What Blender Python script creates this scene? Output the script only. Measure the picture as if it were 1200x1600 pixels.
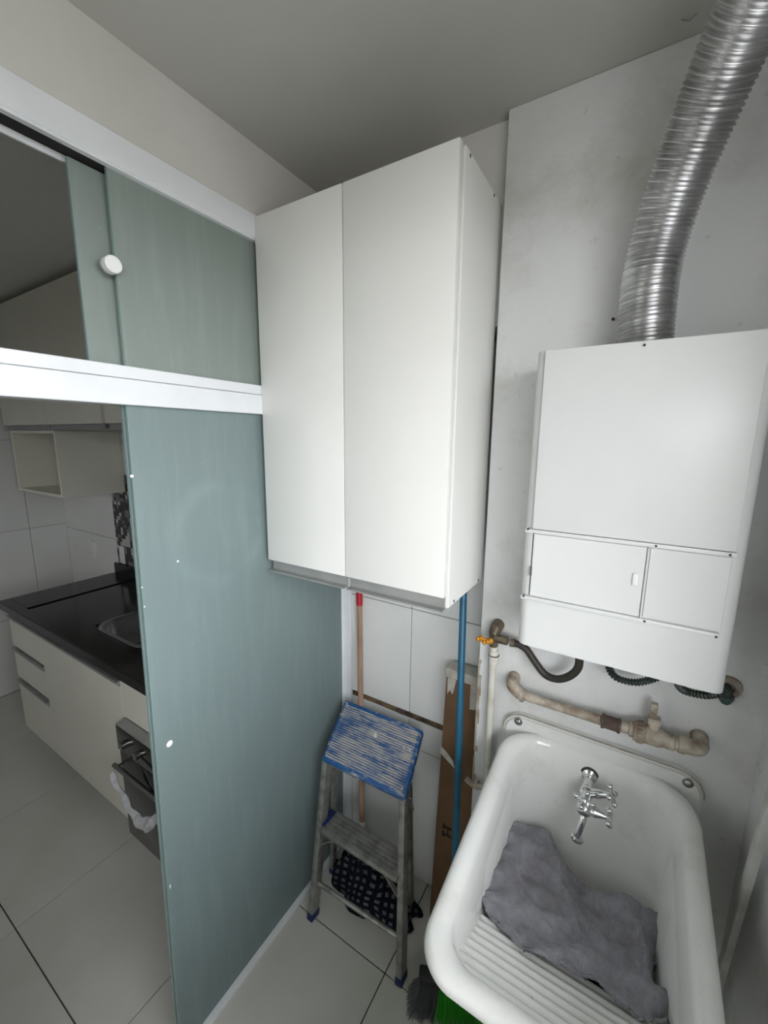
import bpy, bmesh, math, random
from mathutils import Vector, Matrix, noise

for o in list(bpy.data.objects): bpy.data.objects.remove(o)
SC = bpy.context.scene
COL = SC.collection
random.seed(7)

# ------------------------------------------------------------------ camera, world, light, exposure
F_PX, YAW, PITCH, ROLL = 642.3, math.radians(31.517), math.radians(-10.099), math.radians(-0.544)
CAM_H = 1.76
CAM_R = Matrix.Rotation(YAW, 3, 'Z') @ Matrix.Rotation(PITCH, 3, 'X') @ Matrix.Rotation(ROLL, 3, 'Y')
cam = bpy.data.cameras.new('camera')
cam.sensor_fit = 'VERTICAL'; cam.sensor_height = 36.0; cam.lens = F_PX / 1600 * 36.0
cam.clip_start = 0.01; cam.clip_end = 100
cam_ob = bpy.data.objects.new('camera', cam); COL.objects.link(cam_ob)
cam_ob.location = (0, 0, CAM_H)
cam_ob.rotation_euler = (CAM_R @ Matrix.Rotation(math.radians(90), 3, 'X')).to_euler()
SC.camera = cam_ob

SC.view_settings.view_transform = 'Standard'
SC.view_settings.look = 'None'
SC.view_settings.gamma = 1.0
SC.view_settings.use_curve_mapping = False
SC.view_settings.exposure = 0.42

SKY = 9.0
world = bpy.data.worlds.new('overcast_sky'); SC.world = world; world.use_nodes = True
nt = world.node_tree; nt.nodes.clear()
wo = nt.nodes.new('ShaderNodeOutputWorld'); bgn = nt.nodes.new('ShaderNodeBackground')
tc = nt.nodes.new('ShaderNodeTexCoord'); sx = nt.nodes.new('ShaderNodeSeparateXYZ'); rp = nt.nodes.new('ShaderNodeValToRGB')
rp.color_ramp.elements[0].position = 0.46; rp.color_ramp.elements[0].color = (0.17, 0.17, 0.165, 1)
rp.color_ramp.elements[1].position = 0.54; rp.color_ramp.elements[1].color = (0.95, 0.965, 1.0, 1)
mr = nt.nodes.new('ShaderNodeMath'); mr.operation = 'MULTIPLY_ADD'; mr.inputs[1].default_value = 0.5; mr.inputs[2].default_value = 0.5
nt.links.new(tc.outputs['Generated'], sx.inputs[0]); nt.links.new(sx.outputs['Z'], mr.inputs[0])
nt.links.new(mr.outputs[0], rp.inputs[0]); nt.links.new(rp.outputs[0], bgn.inputs['Color'])
bgn.inputs['Strength'].default_value = SKY
nt.links.new(bgn.outputs[0], wo.inputs[0])

# window openings (yard: right-hand wall beside the photographer; kitchen: opening added in the far front wall for light)
XR, XG, XL = 0.283, -0.94, -3.54
YS, YB, YK, YF = 1.089, 1.262, 1.300, -2.60
ZC = 2.517
WIN_Y = (-1.45, 0.60, 1.20, 2.33)          # y0, y1, z0, z1 in the right wall
WIN_K = (-2.98, -2.15, 1.50, 2.12)         # x0, x1, z0, z1 in the kitchen's front wall
def portal(name, loc, rot, sx_, sy_):
    l = bpy.data.lights.new(name, 'AREA'); l.shape = 'RECTANGLE'; l.size = sx_; l.size_y = sy_
    l.cycles.is_portal = True
    o = bpy.data.objects.new(name, l); COL.objects.link(o); o.location = loc; o.rotation_euler = rot
portal('yard_window_portal', (XR + 0.13, (WIN_Y[0]+WIN_Y[1])/2, (WIN_Y[2]+WIN_Y[3])/2), (0, math.radians(90), 0), WIN_Y[3]-WIN_Y[2], WIN_Y[1]-WIN_Y[0])
portal('added_kitchen_window_portal', ((WIN_K[0]+WIN_K[1])/2, YF - 0.13, (WIN_K[2]+WIN_K[3])/2), (math.radians(90), 0, 0), WIN_K[1]-WIN_K[0], WIN_K[3]-WIN_K[2])

# ------------------------------------------------------------------ helpers
def at(axis, val, px, py):
    """world point on the plane axis=val that lies behind photograph position px,py"""
    d = CAM_R @ Vector(((px-600)/F_PX, 1.0, -(py-800)/F_PX))
    base = (0, 0, CAM_H)[axis]
    t = (val-base)/d[axis]
    return Vector((0, 0, CAM_H)) + d*t
def aY(Y, px, py): return at(1, Y, px, py)
def aZ(Z, px, py): return at(2, Z, px, py)
def aX(X, px, py): return at(0, X, px, py)

WLOC = {}
def empty(name, loc, label=None, cat=None, group=None):
    o = bpy.data.objects.new(name, None); COL.objects.link(o); o.location = loc
    o.empty_display_size = 0.05
    WLOC[o.name] = Vector(loc)
    tag(o, label, cat, group); return o
def tag(o, label=None, cat=None, group=None, kind=None):
    if label: o['label'] = label
    if cat: o['category'] = cat
    if group: o['group'] = group
    if kind: o['kind'] = kind
    return o

class MB:
    def __init__(s): s.v = []; s.f = []; s.m = []; s.cur = 0
    def add(s, vs, fs):
        n = len(s.v); s.v += [Vector(v) for v in vs]
        for f in fs: s.f.append([i+n for i in f]); s.m.append(s.cur)
        return s
    def bm(s, b, M=None):
        b.verts.ensure_lookup_table(); b.verts.index_update()
        vs = [(M @ v.co) if M else v.co.copy() for v in b.verts]
        s.add(vs, [[v.index for v in f.verts] for f in b.faces]); b.free(); return s
    def box(s, lo, hi, bev=0.0, seg=2, M=None):
        x0, y0, z0 = lo; x1, y1, z1 = hi
        vs = [(x0,y0,z0),(x1,y0,z0),(x1,y1,z0),(x0,y1,z0),(x0,y0,z1),(x1,y0,z1),(x1,y1,z1),(x0,y1,z1)]
        fs = [(0,3,2,1),(4,5,6,7),(0,1,5,4),(1,2,6,5),(2,3,7,6),(3,0,4,7)]
        if bev <= 0:
            return s.add([M @ Vector(v) for v in vs] if M else vs, fs)
        b = bmesh.new(); bv = [b.verts.new(v) for v in vs]
        for f in fs: b.faces.new([bv[i] for i in f])
        bmesh.ops.bevel(b, geom=list(b.edges), offset=bev, segments=seg, affect='EDGES', profile=0.5)
        return s.bm(b, M)
    def tube(s, pts, r, seg=12, cap=True, sq=None):
        pts = [Vector(p) for p in pts]; n = len(pts)
        rs = r if isinstance(r, (list, tuple)) else [r]*n
        T = []
        for i in range(n):
            a = pts[max(i-1,0)]; c = pts[min(i+1,n-1)]; d = (c-a)
            T.append(d.normalized() if d.length > 1e-9 else Vector((0,0,1)))
        up = Vector((0,0,1)) if abs(T[0].z) < 0.9 else Vector((1,0,0))
        u = (up - T[0]*up.dot(T[0])).normalized()
        vs = []; fs = []
        for i in range(n):
            if i: u = (u - T[i]*u.dot(T[i])).normalized()
            w = T[i].cross(u)
            for k in range(seg):
                a = 2*math.pi*(k+0.5)/seg
                vs.append(pts[i] + (u*math.cos(a) + w*math.sin(a))*rs[i])
        for i in range(n-1):
            for k in range(seg):
                k2 = (k+1) % seg
                fs.append((i*seg+k, i*seg+k2, (i+1)*seg+k2, (i+1)*seg+k))
        if cap:
            fs.append(tuple(reversed(range(seg)))); fs.append(tuple(range((n-1)*seg, n*seg)))
        return s.add(vs, fs)
    def bar(s, a, b, w, h, up=(0,0,1), bev=0.0):
        a = Vector(a); b = Vector(b); d = b-a; L = d.length; t = d.normalized()
        u = Vector(up); u = (u - t*u.dot(t)).normalized(); x = u.cross(t)
        M = Matrix(((x.x,t.x,u.x,a.x),(x.y,t.y,u.y,a.y),(x.z,t.z,u.z,a.z),(0,0,0,1)))
        return s.box((-w/2,0,-h/2),(w/2,L,h/2),bev,2,M)
    def lathe(s, prof, org, axis=(0,0,1), seg=20):
        """prof: list of (radius, height along axis)"""
        ax = Vector(axis).normalized(); org = Vector(org)
        pts = [org + ax*h for r, h in prof]
        q = Vector((0,0,1)).rotation_difference(ax)
        vs = []; fs = []
        for (r, h) in prof:
            for k in range(seg):
                a = 2*math.pi*k/seg
                vs.append(org + q @ Vector((r*math.cos(a), r*math.sin(a), h)))
        for i in range(len(prof)-1):
            for k in range(seg):
                k2 = (k+1) % seg
                fs.append((i*seg+k, i*seg+k2, (i+1)*seg+k2, (i+1)*seg+k))
        fs.append(tuple(reversed(range(seg)))); fs.append(tuple(range((len(prof)-1)*seg, len(prof)*seg)))
        return s.add(vs, fs)
    def ball(s, c, r, seg=12, rings=8):
        return s.lathe([(max(r*math.sin(math.pi*i/rings), r*0.02), -r*math.cos(math.pi*i/rings)) for i in range(rings+1)], c, (0,0,1), seg)
    def prism(s, prof, axis, a, b):
        """extrude a closed 2-D profile along an axis; prof gives the other two coordinates in order"""
        n = len(prof)
        def mk(p, t):
            if axis == 0: return (t, p[0], p[1])
            if axis == 1: return (p[0], t, p[1])
            return (p[0], p[1], t)
        vs = [mk(p, a) for p in prof] + [mk(p, b) for p in prof]
        fs = [(i, (i+1) % n, n+(i+1) % n, n+i) for i in range(n)]
        fs += [tuple(reversed(range(n))), tuple(range(n, 2*n))]
        return s.add(vs, fs)
    def mesh(s, name, mats, off=Vector((0,0,0)), smooth=None):
        me = bpy.data.meshes.new(name)
        me.from_pydata([v-off for v in s.v], [], s.f)
        if not isinstance(mats, (list, tuple)): mats = [mats]
        for m in mats: me.materials.append(m)
        for i, p in enumerate(me.polygons): p.material_index = s.m[i]
        b = bmesh.new(); b.from_mesh(me); bmesh.ops.recalc_face_normals(b, faces=b.faces); b.to_mesh(me); b.free()
        if smooth is not None:
            for p in me.polygons: p.use_smooth = True
            me.set_sharp_from_angle(angle=math.radians(smooth))
        me.update(); return me
    def build(s, name, mats, parent=None, smooth=35, origin=None):
        if parent is not None: off = WLOC[parent.name]
        elif origin is not None: off = Vector(origin)
        else:
            lo = Vector((min(v.x for v in s.v), min(v.y for v in s.v), min(v.z for v in s.v)))
            hi = Vector((max(v.x for v in s.v), max(v.y for v in s.v), max(v.z for v in s.v)))
            off = Vector(((lo.x+hi.x)/2, (lo.y+hi.y)/2, lo.z))
        o = bpy.data.objects.new(name, s.mesh(name, mats, off, smooth)); COL.objects.link(o)
        if parent is None: o.location = off
        else: o.parent = parent
        WLOC[o.name] = off
        return o

def rrect(x0, x1, y0, y1, r, n=6):
    """rounded rectangle outline, ccw; r = radius or 4 radii (x0y0, x1y0, x1y1, x0y1)"""
    rs = r if isinstance(r, (list, tuple)) else [r]*4
    out = []
    for (cx, cy, a0, rr) in ((x0+rs[0], y0+rs[0], 180, rs[0]), (x1-rs[1], y0+rs[1], 270, rs[1]), (x1-rs[2], y1-rs[2], 0, rs[2]), (x0+rs[3], y1-rs[3], 90, rs[3])):
        for k in range(n+1):
            a = math.radians(a0 + 90*k/n); out.append((cx+rr*math.cos(a), cy+rr*math.sin(a)))
    return out

def catmull(pts, n=8):
    pts = [Vector(p) for p in pts]; out = []
    for i in range(len(pts)-1):
        p0 = pts[max(i-1,0)]; p1 = pts[i]; p2 = pts[i+1]; p3 = pts[min(i+2, len(pts)-1)]
        for k in range(n):
            t = k/n
            out.append(0.5*((2*p1) + (p2-p0)*t + (2*p0-5*p1+4*p2-p3)*t*t + (3*p1-p0-3*p2+p3)*t**3))
    out.append(pts[-1]); return out
def smooth01(t): t = max(0, min(1, t)); return t*t*(3-2*t)

# ------------------------------------------------------------------ materials
def principled(name, col, rough=0.5, metal=0.0, spec=0.5):
    m = bpy.data.materials.new(name); m.use_nodes = True
    b = m.node_tree.nodes['Principled BSDF']
    b.inputs['Base Color'].default_value = (*col, 1); b.inputs['Roughness'].default_value = rough
    b.inputs['Metallic'].default_value = metal; b.inputs['Specular IOR Level'].default_value = spec
    return m, m.node_tree, b
def coords(t, scale=(1,1,1), kind='Object'):
    c = t.nodes.new('ShaderNodeTexCoord'); mp = t.nodes.new('ShaderNodeMapping')
    mp.inputs['Scale'].default_value = scale; t.links.new(c.outputs[kind], mp.inputs[0]); return mp.outputs[0]
def wcoords(t, scale=(1,1,1)):
    c = t.nodes.new('ShaderNodeNewGeometry'); mp = t.nodes.new('ShaderNodeMapping')
    mp.inputs['Scale'].default_value = scale; t.links.new(c.outputs['Position'], mp.inputs[0]); return mp.outputs[0]
def noise_fac(t, vec, scale, lo, hi, detail=4, rough=0.55):
    n = t.nodes.new('ShaderNodeTexNoise'); n.inputs['Scale'].default_value = scale; n.inputs['Detail'].default_value = detail
    n.inputs['Roughness'].default_value = rough; t.links.new(vec, n.inputs['Vector'])
    r = t.nodes.new('ShaderNodeMapRange'); r.inputs['From Min'].default_value = lo; r.inputs['From Max'].default_value = hi
    t.links.new(n.outputs['Fac'], r.inputs['Value']); return r.outputs[0]
def mixc(t, fac, a, b):
    m = t.nodes.new('ShaderNodeMix'); m.data_type = 'RGBA'
    if isinstance(fac, (int, float)): m.inputs[0].default_value = fac
    else: t.links.new(fac, m.inputs[0])
    for i, c in ((6, a), (7, b)):
        if isinstance(c, tuple): m.inputs[i].default_value = (*c, 1)
        else: t.links.new(c, m.inputs[i])
    return m.outputs[2]
def bump(t, b, h, strength=0.2, dist=0.002):
    n = t.nodes.new('ShaderNodeBump'); n.inputs['Strength'].default_value = strength; n.inputs['Distance'].default_value = dist
    t.links.new(h, n.inputs['Height']); t.links.new(n.outputs[0], b.inputs['Normal'])
def mulf(t, a, k):
    n = t.nodes.new('ShaderNodeMath'); n.operation = 'MULTIPLY'; t.links.new(a, n.inputs[0])
    if isinstance(k, (int, float)): n.inputs[1].default_value = k
    else: t.links.new(k, n.inputs[1])
    return n.outputs[0]
def mottled(name, c1, c2, scale, lo=0.4, hi=0.65, rough=0.5, metal=0.0, spec=0.5, bscale=None, bstr=0.15, bdist=0.002, vscale=(1,1,1), world=True, detail=5):
    m, t, b = principled(name, c1, rough, metal, spec)
    vec = wcoords(t, vscale) if world else coords(t, vscale)
    t.links.new(mixc(t, noise_fac(t, vec, scale, lo, hi, detail), c1, c2), b.inputs['Base Color'])
    if bscale: bump(t, b, noise_fac(t, vec, bscale, 0.2, 0.8, 6), bstr, bdist)
    return m

def wall_paint():
    m, t, b = principled('rough_white_paint', (0.74, 0.74, 0.72), 0.75, 0, 0.3)
    v = wcoords(t)
    f1 = mulf(t, noise_fac(t, v, 3.6, 0.50, 0.76, 8, 0.68), 0.75)
    c = mixc(t, f1, (0.74, 0.75, 0.745), (0.50, 0.48, 0.43))
    f2 = noise_fac(t, v, 34, 0.66, 0.74, 3)
    c = mixc(t, mulf(t, f2, 0.35), c, (0.33, 0.31, 0.28))
    t.links.new(c, b.inputs['Base Color'])
    bump(t, b, noise_fac(t, v, 14, 0.3, 0.8, 4, 0.5), 0.35, 0.005)
    return m
def porcelain():
    m, t, b = principled('worn_porcelain', (0.78, 0.78, 0.76), 0.22, 0, 0.5)
    v = wcoords(t)
    c = mixc(t, mulf(t, noise_fac(t, v, 7, 0.5, 0.8, 7, 0.72), 0.55), (0.78, 0.79, 0.77), (0.52, 0.50, 0.44))
    c = mixc(t, mulf(t, noise_fac(t, v, 55, 0.74, 0.79, 2), 0.6), c, (0.22, 0.20, 0.17))
    t.links.new(c, b.inputs['Base Color'])
    t.links.new(noise_fac(t, v, 12, 0.3, 2.2, 4), b.inputs['Roughness'])
    return m
SMEAR = (-0.951, 0.705, 1.50)
def frosted(name, col, trans=0.32):
    m = bpy.data.materials.new(name); m.use_nodes = True; t = m.node_tree; t.nodes.clear()
    out = t.nodes.new('ShaderNodeOutputMaterial')
    d = t.nodes.new('ShaderNodeBsdfDiffuse'); tr = t.nodes.new('ShaderNodeBsdfTranslucent'); g = t.nodes.new('ShaderNodeBsdfGlossy')
    v = wcoords(t); vs = wcoords(t, (1, 6, 0.7))
    smear = mulf(t, noise_fac(t, vs, 5, 0.48, 0.8, 6, 0.65), 0.5)
    spots = mulf(t, noise_fac(t, v, 60, 0.72, 0.78, 2), 0.3)
    c = mixc(t, smear, col, tuple(min(1, k*1.35) for k in col))
    c = mixc(t, spots, c, (0.7, 0.74, 0.72))
    gp_ = t.nodes.new('ShaderNodeNewGeometry'); vd_ = t.nodes.new('ShaderNodeVectorMath'); vd_.operation = 'DISTANCE'
    t.links.new(gp_.outputs['Position'], vd_.inputs[0]); vd_.inputs[1].default_value = SMEAR
    rg_ = t.nodes.new('ShaderNodeValToRGB'); t.links.new(vd_.outputs['Value'], rg_.inputs[0])   # old wiped ring on the glass
    cr_ = rg_.color_ramp; cr_.elements[0].position = 0.105; cr_.elements[0].color = (0,0,0,1); cr_.elements[1].position = 0.165; cr_.elements[1].color = (0,0,0,1)
    e_ = cr_.elements.new(0.132); e_.color = (1,1,1,1)
    wob = noise_fac(t, v, 9, 0.40, 0.75, 5, 0.6)
    c = mixc(t, mulf(t, mulf(t, rg_.outputs[0], wob), 0.40), c, tuple(min(1, k*1.6) for k in col))
    t.links.new(c, d.inputs['Color']); t.links.new(c, tr.inputs['Color'])
    g.inputs['Roughness'].default_value = 0.42; g.inputs['Color'].default_value = (0.9, 0.95, 0.95, 1)
    m1 = t.nodes.new('ShaderNodeMixShader'); m1.inputs[0].default_value = trans
    t.links.new(d.outputs[0], m1.inputs[1]); t.links.new(tr.outputs[0], m1.inputs[2])
    m2 = t.nodes.new('ShaderNodeMixShader'); m2.inputs[0].default_value = 0.08
    t.links.new(m1.outputs[0], m2.inputs[1]); t.links.new(g.outputs[0], m2.inputs[2])
    t.links.new(m2.outputs[0], out.inputs[0]); return m
def fabric(name, c1, c2, scale=9, weave=420):
    m, t, b = principled(name, c1, 0.95, 0, 0.1)
    v = wcoords(t); vd = wcoords(t, (1.0, 0.45, 1.0))
    c = mixc(t, noise_fac(t, v, scale, 0.38, 0.62, 8, 0.62), c1, c2)
    c = mixc(t, mulf(t, noise_fac(t, vd, 48, 0.42, 0.68, 7, 0.7), 0.55), c, tuple(k*0.50 for k in c1))
    c = mixc(t, mulf(t, noise_fac(t, vd, 30, 0.55, 0.78, 7, 0.7), 0.45), c, tuple(min(1, k*1.5) for k in c1))
    t.links.new(c, b.inputs['Base Color'])
    bump(t, b, noise_fac(t, wcoords(t, (1.0, 0.55, 1.0)), weave*0.10, 0.25, 0.75, 8, 0.68), 0.9, 0.007)
    b.inputs['Sheen Weight'].default_value = 0.2
    return m
def check_cloth():
    m, t, b = principled('navy_check_cloth', (0.02, 0.02, 0.04), 0.95, 0, 0.1)
    uv = t.nodes.new('ShaderNodeUVMap'); sep = t.nodes.new('ShaderNodeSeparateXYZ'); t.links.new(uv.outputs[0], sep.inputs[0])
    def stripe(sock, k):
        a = t.nodes.new('ShaderNodeMath'); a.operation = 'MULTIPLY'; a.inputs[1].default_value = k; t.links.new(sock, a.inputs[0])
        f = t.nodes.new('ShaderNodeMath'); f.operation = 'FRACT'; t.links.new(a.outputs[0], f.inputs[0])
        g = t.nodes.new('ShaderNodeMath'); g.operation = 'GREATER_THAN'; g.inputs[1].default_value = 0.52; t.links.new(f.outputs[0], g.inputs[0])
        return g.outputs[0]
    both = mulf(t, stripe(sep.outputs[0], 30), stripe(sep.outputs[1], 9))
    v = wcoords(t)
    c = mixc(t, mulf(t, both, noise_fac(t, v, 9, 0.25, 0.6, 3)), (0.010, 0.011, 0.017), (0.14, 0.14, 0.165))
    t.links.new(c, b.inputs['Base Color'])
    bump(t, b, noise_fac(t, v, 300, 0.2, 0.8, 3), 0.4, 0.001)
    return m
def worn_blue(name, lo, hi):
    m, t, b = principled(name, (0.015, 0.09, 0.26), 0.5)
    v = coords(t); vs = coords(t, (1.2, 7, 7))
    f = noise_fac(t, vs, 9, lo, hi, 8, 0.7)
    g = noise_fac(t, v, 11, 0.25, 0.50, 3)
    c = mixc(t, mulf(t, f, g), (0.012, 0.085, 0.25), (0.44, 0.43, 0.40))
    c = mixc(t, noise_fac(t, v, 26, 0.70, 0.74, 2), c, (0.72, 0.72, 0.70))
    t.links.new(c, b.inputs['Base Color']); bump(t, b, f, 0.3, 0.001)
    return m

M = {}
M['wall'] = wall_paint()
M['wall_smooth'] = mottled('smooth_offwhite_paint', (0.66, 0.65, 0.62), (0.60, 0.585, 0.55), 2.5, rough=0.8, spec=0.2, bscale=120, bstr=0.08)
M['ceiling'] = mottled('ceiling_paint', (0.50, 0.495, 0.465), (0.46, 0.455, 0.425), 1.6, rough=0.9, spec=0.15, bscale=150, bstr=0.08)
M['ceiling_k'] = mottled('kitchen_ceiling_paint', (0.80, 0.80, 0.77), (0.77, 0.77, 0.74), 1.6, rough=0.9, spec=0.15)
M['floor_tile'] = mottled('satin_floor_tile', (0.60, 0.60, 0.55), (0.54, 0.535, 0.48), 2.2, rough=0.32, spec=0.4)
M['grout'] = mottled('dark_grout', (0.085, 0.082, 0.075), (0.05, 0.048, 0.043), 20, rough=0.95)
M['wall_tile'] = mottled('white_wall_tile', (0.76, 0.77, 0.75), (0.71, 0.715, 0.69), 2, rough=0.3, spec=0.4)
M['wall_grout'] = mottled('grey_wall_grout', (0.40, 0.39, 0.36), (0.28, 0.27, 0.25), 25, rough=0.95)
M['wall_grout_k'] = mottled('pale_wall_grout', (0.56, 0.55, 0.51), (0.48, 0.47, 0.43), 25, rough=0.95)
M['laminate'] = mottled('white_laminate', (0.80, 0.80, 0.77), (0.78, 0.78, 0.745), 4, rough=0.38, spec=0.4, bscale=420, bstr=0.05, bdist=0.0005)
M['laminate_k'] = mottled('cream_laminate', (0.76, 0.745, 0.655), (0.73, 0.715, 0.625), 4, rough=0.38, spec=0.4)
M['alu'] = mottled('satin_grey_aluminium', (0.42, 0.43, 0.42), (0.36, 0.37, 0.36), 12, rough=0.42, metal=0.55)
M['white_alu'] = mottled('white_coated_aluminium', (0.77, 0.79, 0.81), (0.72, 0.74, 0.76), 6, rough=0.35, spec=0.45)
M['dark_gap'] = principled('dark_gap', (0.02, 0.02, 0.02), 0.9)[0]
M['frost'] = frosted('frosted_green_glass', (0.25, 0.325, 0.325))
M['frost_top'] = frosted('frosted_grey_glass', (0.33, 0.385, 0.35), 0.35)
M['glass_edge'] = principled('pale_glass_edge', (0.22, 0.31, 0.30), 0.25)[0]
M['enamel'] = mottled('white_enamel', (0.70, 0.71, 0.70), (0.675, 0.685, 0.68), 5, rough=0.33, spec=0.45, bscale=500, bstr=0.04, bdist=0.0005)
M['porcelain'] = porcelain()
M['chrome'] = principled('chrome', (0.72, 0.73, 0.73), 0.10, 1.0)[0]
M['duct'] = mottled('corrugated_aluminium', (0.70, 0.70, 0.71), (0.54, 0.54, 0.54), 14, rough=0.30, metal=1.0)
M['granite'] = mottled('black_granite', (0.006, 0.007, 0.007), (0.014, 0.015, 0.015), 220, rough=0.14, spec=0.35)
M['steel'] = principled('stainless_steel', (0.36, 0.36, 0.36), 0.28, 1.0)[0]
M['black_glass'] = principled('black_oven_glass', (0.01, 0.01, 0.011), 0.08)[0]
M['black_metal'] = principled('dark_oven_metal', (0.10, 0.10, 0.10), 0.4, 0.6)[0]
M['towel'] = fabric('white_towel', (0.72, 0.72, 0.72), (0.52, 0.53, 0.54), 30)
M['plastic_white'] = principled('white_plastic', (0.80, 0.80, 0.79), 0.4)[0]
M['mos_dark'] = principled('black_mosaic_glass', (0.012, 0.012, 0.013), 0.12)[0]
M['mos_grey'] = principled('grey_mosaic_glass', (0.16, 0.16, 0.16), 0.15)[0]
M['mos_light'] = principled('pale_mosaic_stone', (0.52, 0.52, 0.50), 0.3)[0]
M['rag'] = fabric('grey_rag', (0.42, 0.42, 0.47), (0.28, 0.275, 0.30), 7)
M['navy'] = fabric('navy_cloth', (0.012, 0.013, 0.028), (0.02, 0.02, 0.035), 12)
M['check'] = check_cloth()
M['blue_worn'] = worn_blue('chipped_blue_paint', 0.52, 0.62)
M['blue_rib'] = worn_blue('rubbed_blue_ribs', 0.36, 0.50)
M['blue_plastic'] = principled('blue_plastic', (0.008, 0.022, 0.10), 0.5)[0]
M['ladder_alu'] = mottled('scuffed_aluminium', (0.42, 0.42, 0.40), (0.26, 0.255, 0.235), 30, rough=0.45, metal=0.75, bscale=90, bstr=0.1)
M['pole_wood'] = mottled('pinkish_wood', (0.38, 0.24, 0.17), (0.27, 0.16, 0.11), 40, rough=0.7, vscale=(1,1,0.12))
M['red'] = principled('red_plastic', (0.42, 0.008, 0.02), 0.45)[0]
M['blue_pole'] = mottled('blue_coated_pole', (0.010, 0.115, 0.205), (0.008, 0.09, 0.165), 20, rough=0.4)
M['card'] = mottled('brown_cardboard', (0.175, 0.105, 0.060), (0.135, 0.08, 0.046), 8, rough=0.9, spec=0.15, bscale=60, bstr=0.06)
M['tape'] = mottled('clear_packing_tape', (0.55, 0.53, 0.49), (0.42, 0.37, 0.31), 25, rough=0.3)
M['ink'] = principled('black_print', (0.012, 0.01, 0.008), 0.8)[0]
M['rubber'] = mottled('brown_black_rubber', (0.022, 0.019, 0.014), (0.035, 0.03, 0.022), 60, rough=0.55)
M['pipe'] = mottled('aged_cream_pipe', (0.50, 0.45, 0.37), (0.20, 0.145, 0.10), 26, 0.40, 0.66, rough=0.55, bscale=80, bstr=0.25)
M['pipe_white'] = mottled('painted_pipe', (0.66, 0.64, 0.58), (0.50, 0.45, 0.36), 18, 0.48, 0.7, rough=0.55, bscale=80, bstr=0.2)
M['rust'] = mottled('rusty_coupling', (0.115, 0.075, 0.06), (0.06, 0.042, 0.035), 40, rough=0.8, bscale=120, bstr=0.3)
M['brass'] = mottled('dull_brass', (0.23, 0.19, 0.13), (0.14, 0.115, 0.085), 50, rough=0.45, metal=0.7)
M['yellow'] = mottled('yellow_handle', (0.60, 0.27, 0.012), (0.36, 0.15, 0.01), 70, rough=0.5)
M['hose_green'] = mottled('dark_green_steel', (0.085, 0.105, 0.09), (0.04, 0.055, 0.05), 60, rough=0.38, metal=0.6)
M['teal'] = mottled('verdigris', (0.02, 0.07, 0.065), (0.09, 0.10, 0.09), 40, rough=0.6)
M['bristle_grey'] = principled('grey_bristle', (0.085, 0.09, 0.095), 0.6)[0]
M['bristle_green'] = principled('green_bristle', (0.035, 0.34, 0.02), 0.5)[0]
M['black_plastic'] = principled('black_plastic', (0.015, 0.015, 0.016), 0.45)[0]
M['batten'] = mottled('scuffed_white_batten', (0.60, 0.61, 0.59), (0.46, 0.455, 0.42), 18, rough=0.6, bscale=60, bstr=0.1)
M['channel'] = mottled('rusty_channel', (0.17, 0.115, 0.065), (0.045, 0.032, 0.022), 25, 0.4, 0.6, rough=0.8)
M['speck'] = principled('white_paint_speck', (0.85, 0.86, 0.85), 0.6)[0]
M['stone_edge'] = mottled('chipped_plaster', (0.44, 0.40, 0.34), (0.26, 0.20, 0.15), 30, rough=0.9, bscale=60, bstr=0.4)

# ------------------------------------------------------------------ the room
def struct(o): o['kind'] = 'structure'; return o
tile_cache = {}
def add_tile(parent, name, mat, center, size, normal_axis, thick, bev=0.0015):
    """flat tile, shared mesh for alike sizes; size = extents along the two in-plane axes"""
    key = (name, mat.name, round(size[0],3), round(size[1],3), normal_axis)
    if key not in tile_cache:
        a, b = size[0]/2, size[1]/2; h = thick/2
        lo, hi = {0: ((-h,-a,-b),(h,a,b)), 1: ((-a,-h,-b),(a,h,b)), 2: ((-a,-b,-h),(a,b,h))}[normal_axis]
        tile_cache[key] = MB().box(lo, hi, bev, 1).mesh(name, mat, smooth=None)
    o = bpy.data.objects.new(name, tile_cache[key]); COL.objects.link(o)
    o.parent = parent; o.location = Vector(center) - WLOC[parent.name]
    return o
def cuts(lo, hi, step, phase):
    out = [lo]; k = math.ceil((lo-phase)/step + 1e-6)
    while phase + k*step < hi - 1e-6: out.append(phase + k*step); k += 1
    out.append(hi); return out

floor = struct(MB().box((XL-0.1, YF-0.1, -0.10), (XR+0.1, YK+0.1, -0.004)).build('floor', M['grout'], origin=(0,0,0)))
gx = cuts(XL, XR, 0.601, -0.551); gy = cuts(YF, YK, 0.601, 0.332)
for i in range(len(gx)-1):
    for j in range(len(gy)-1):
        w, h = gx[i+1]-gx[i]-0.004, gy[j+1]-gy[j]-0.004
        if w < 0.02 or h < 0.02: continue
        add_tile(floor, 'floor_tile', M['floor_tile'], ((gx[i]+gx[i+1])/2, (gy[j]+gy[j+1])/2, -0.005), (w, h), 2, 0.010, 0.0006)

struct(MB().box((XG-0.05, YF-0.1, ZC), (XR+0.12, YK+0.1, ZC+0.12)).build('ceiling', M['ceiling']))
struct(MB().box((XL-0.1, YF-0.1, ZC), (XG-0.05, YK+0.1, ZC+0.12)).build('ceiling_kitchen', M['ceiling_k']))
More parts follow.
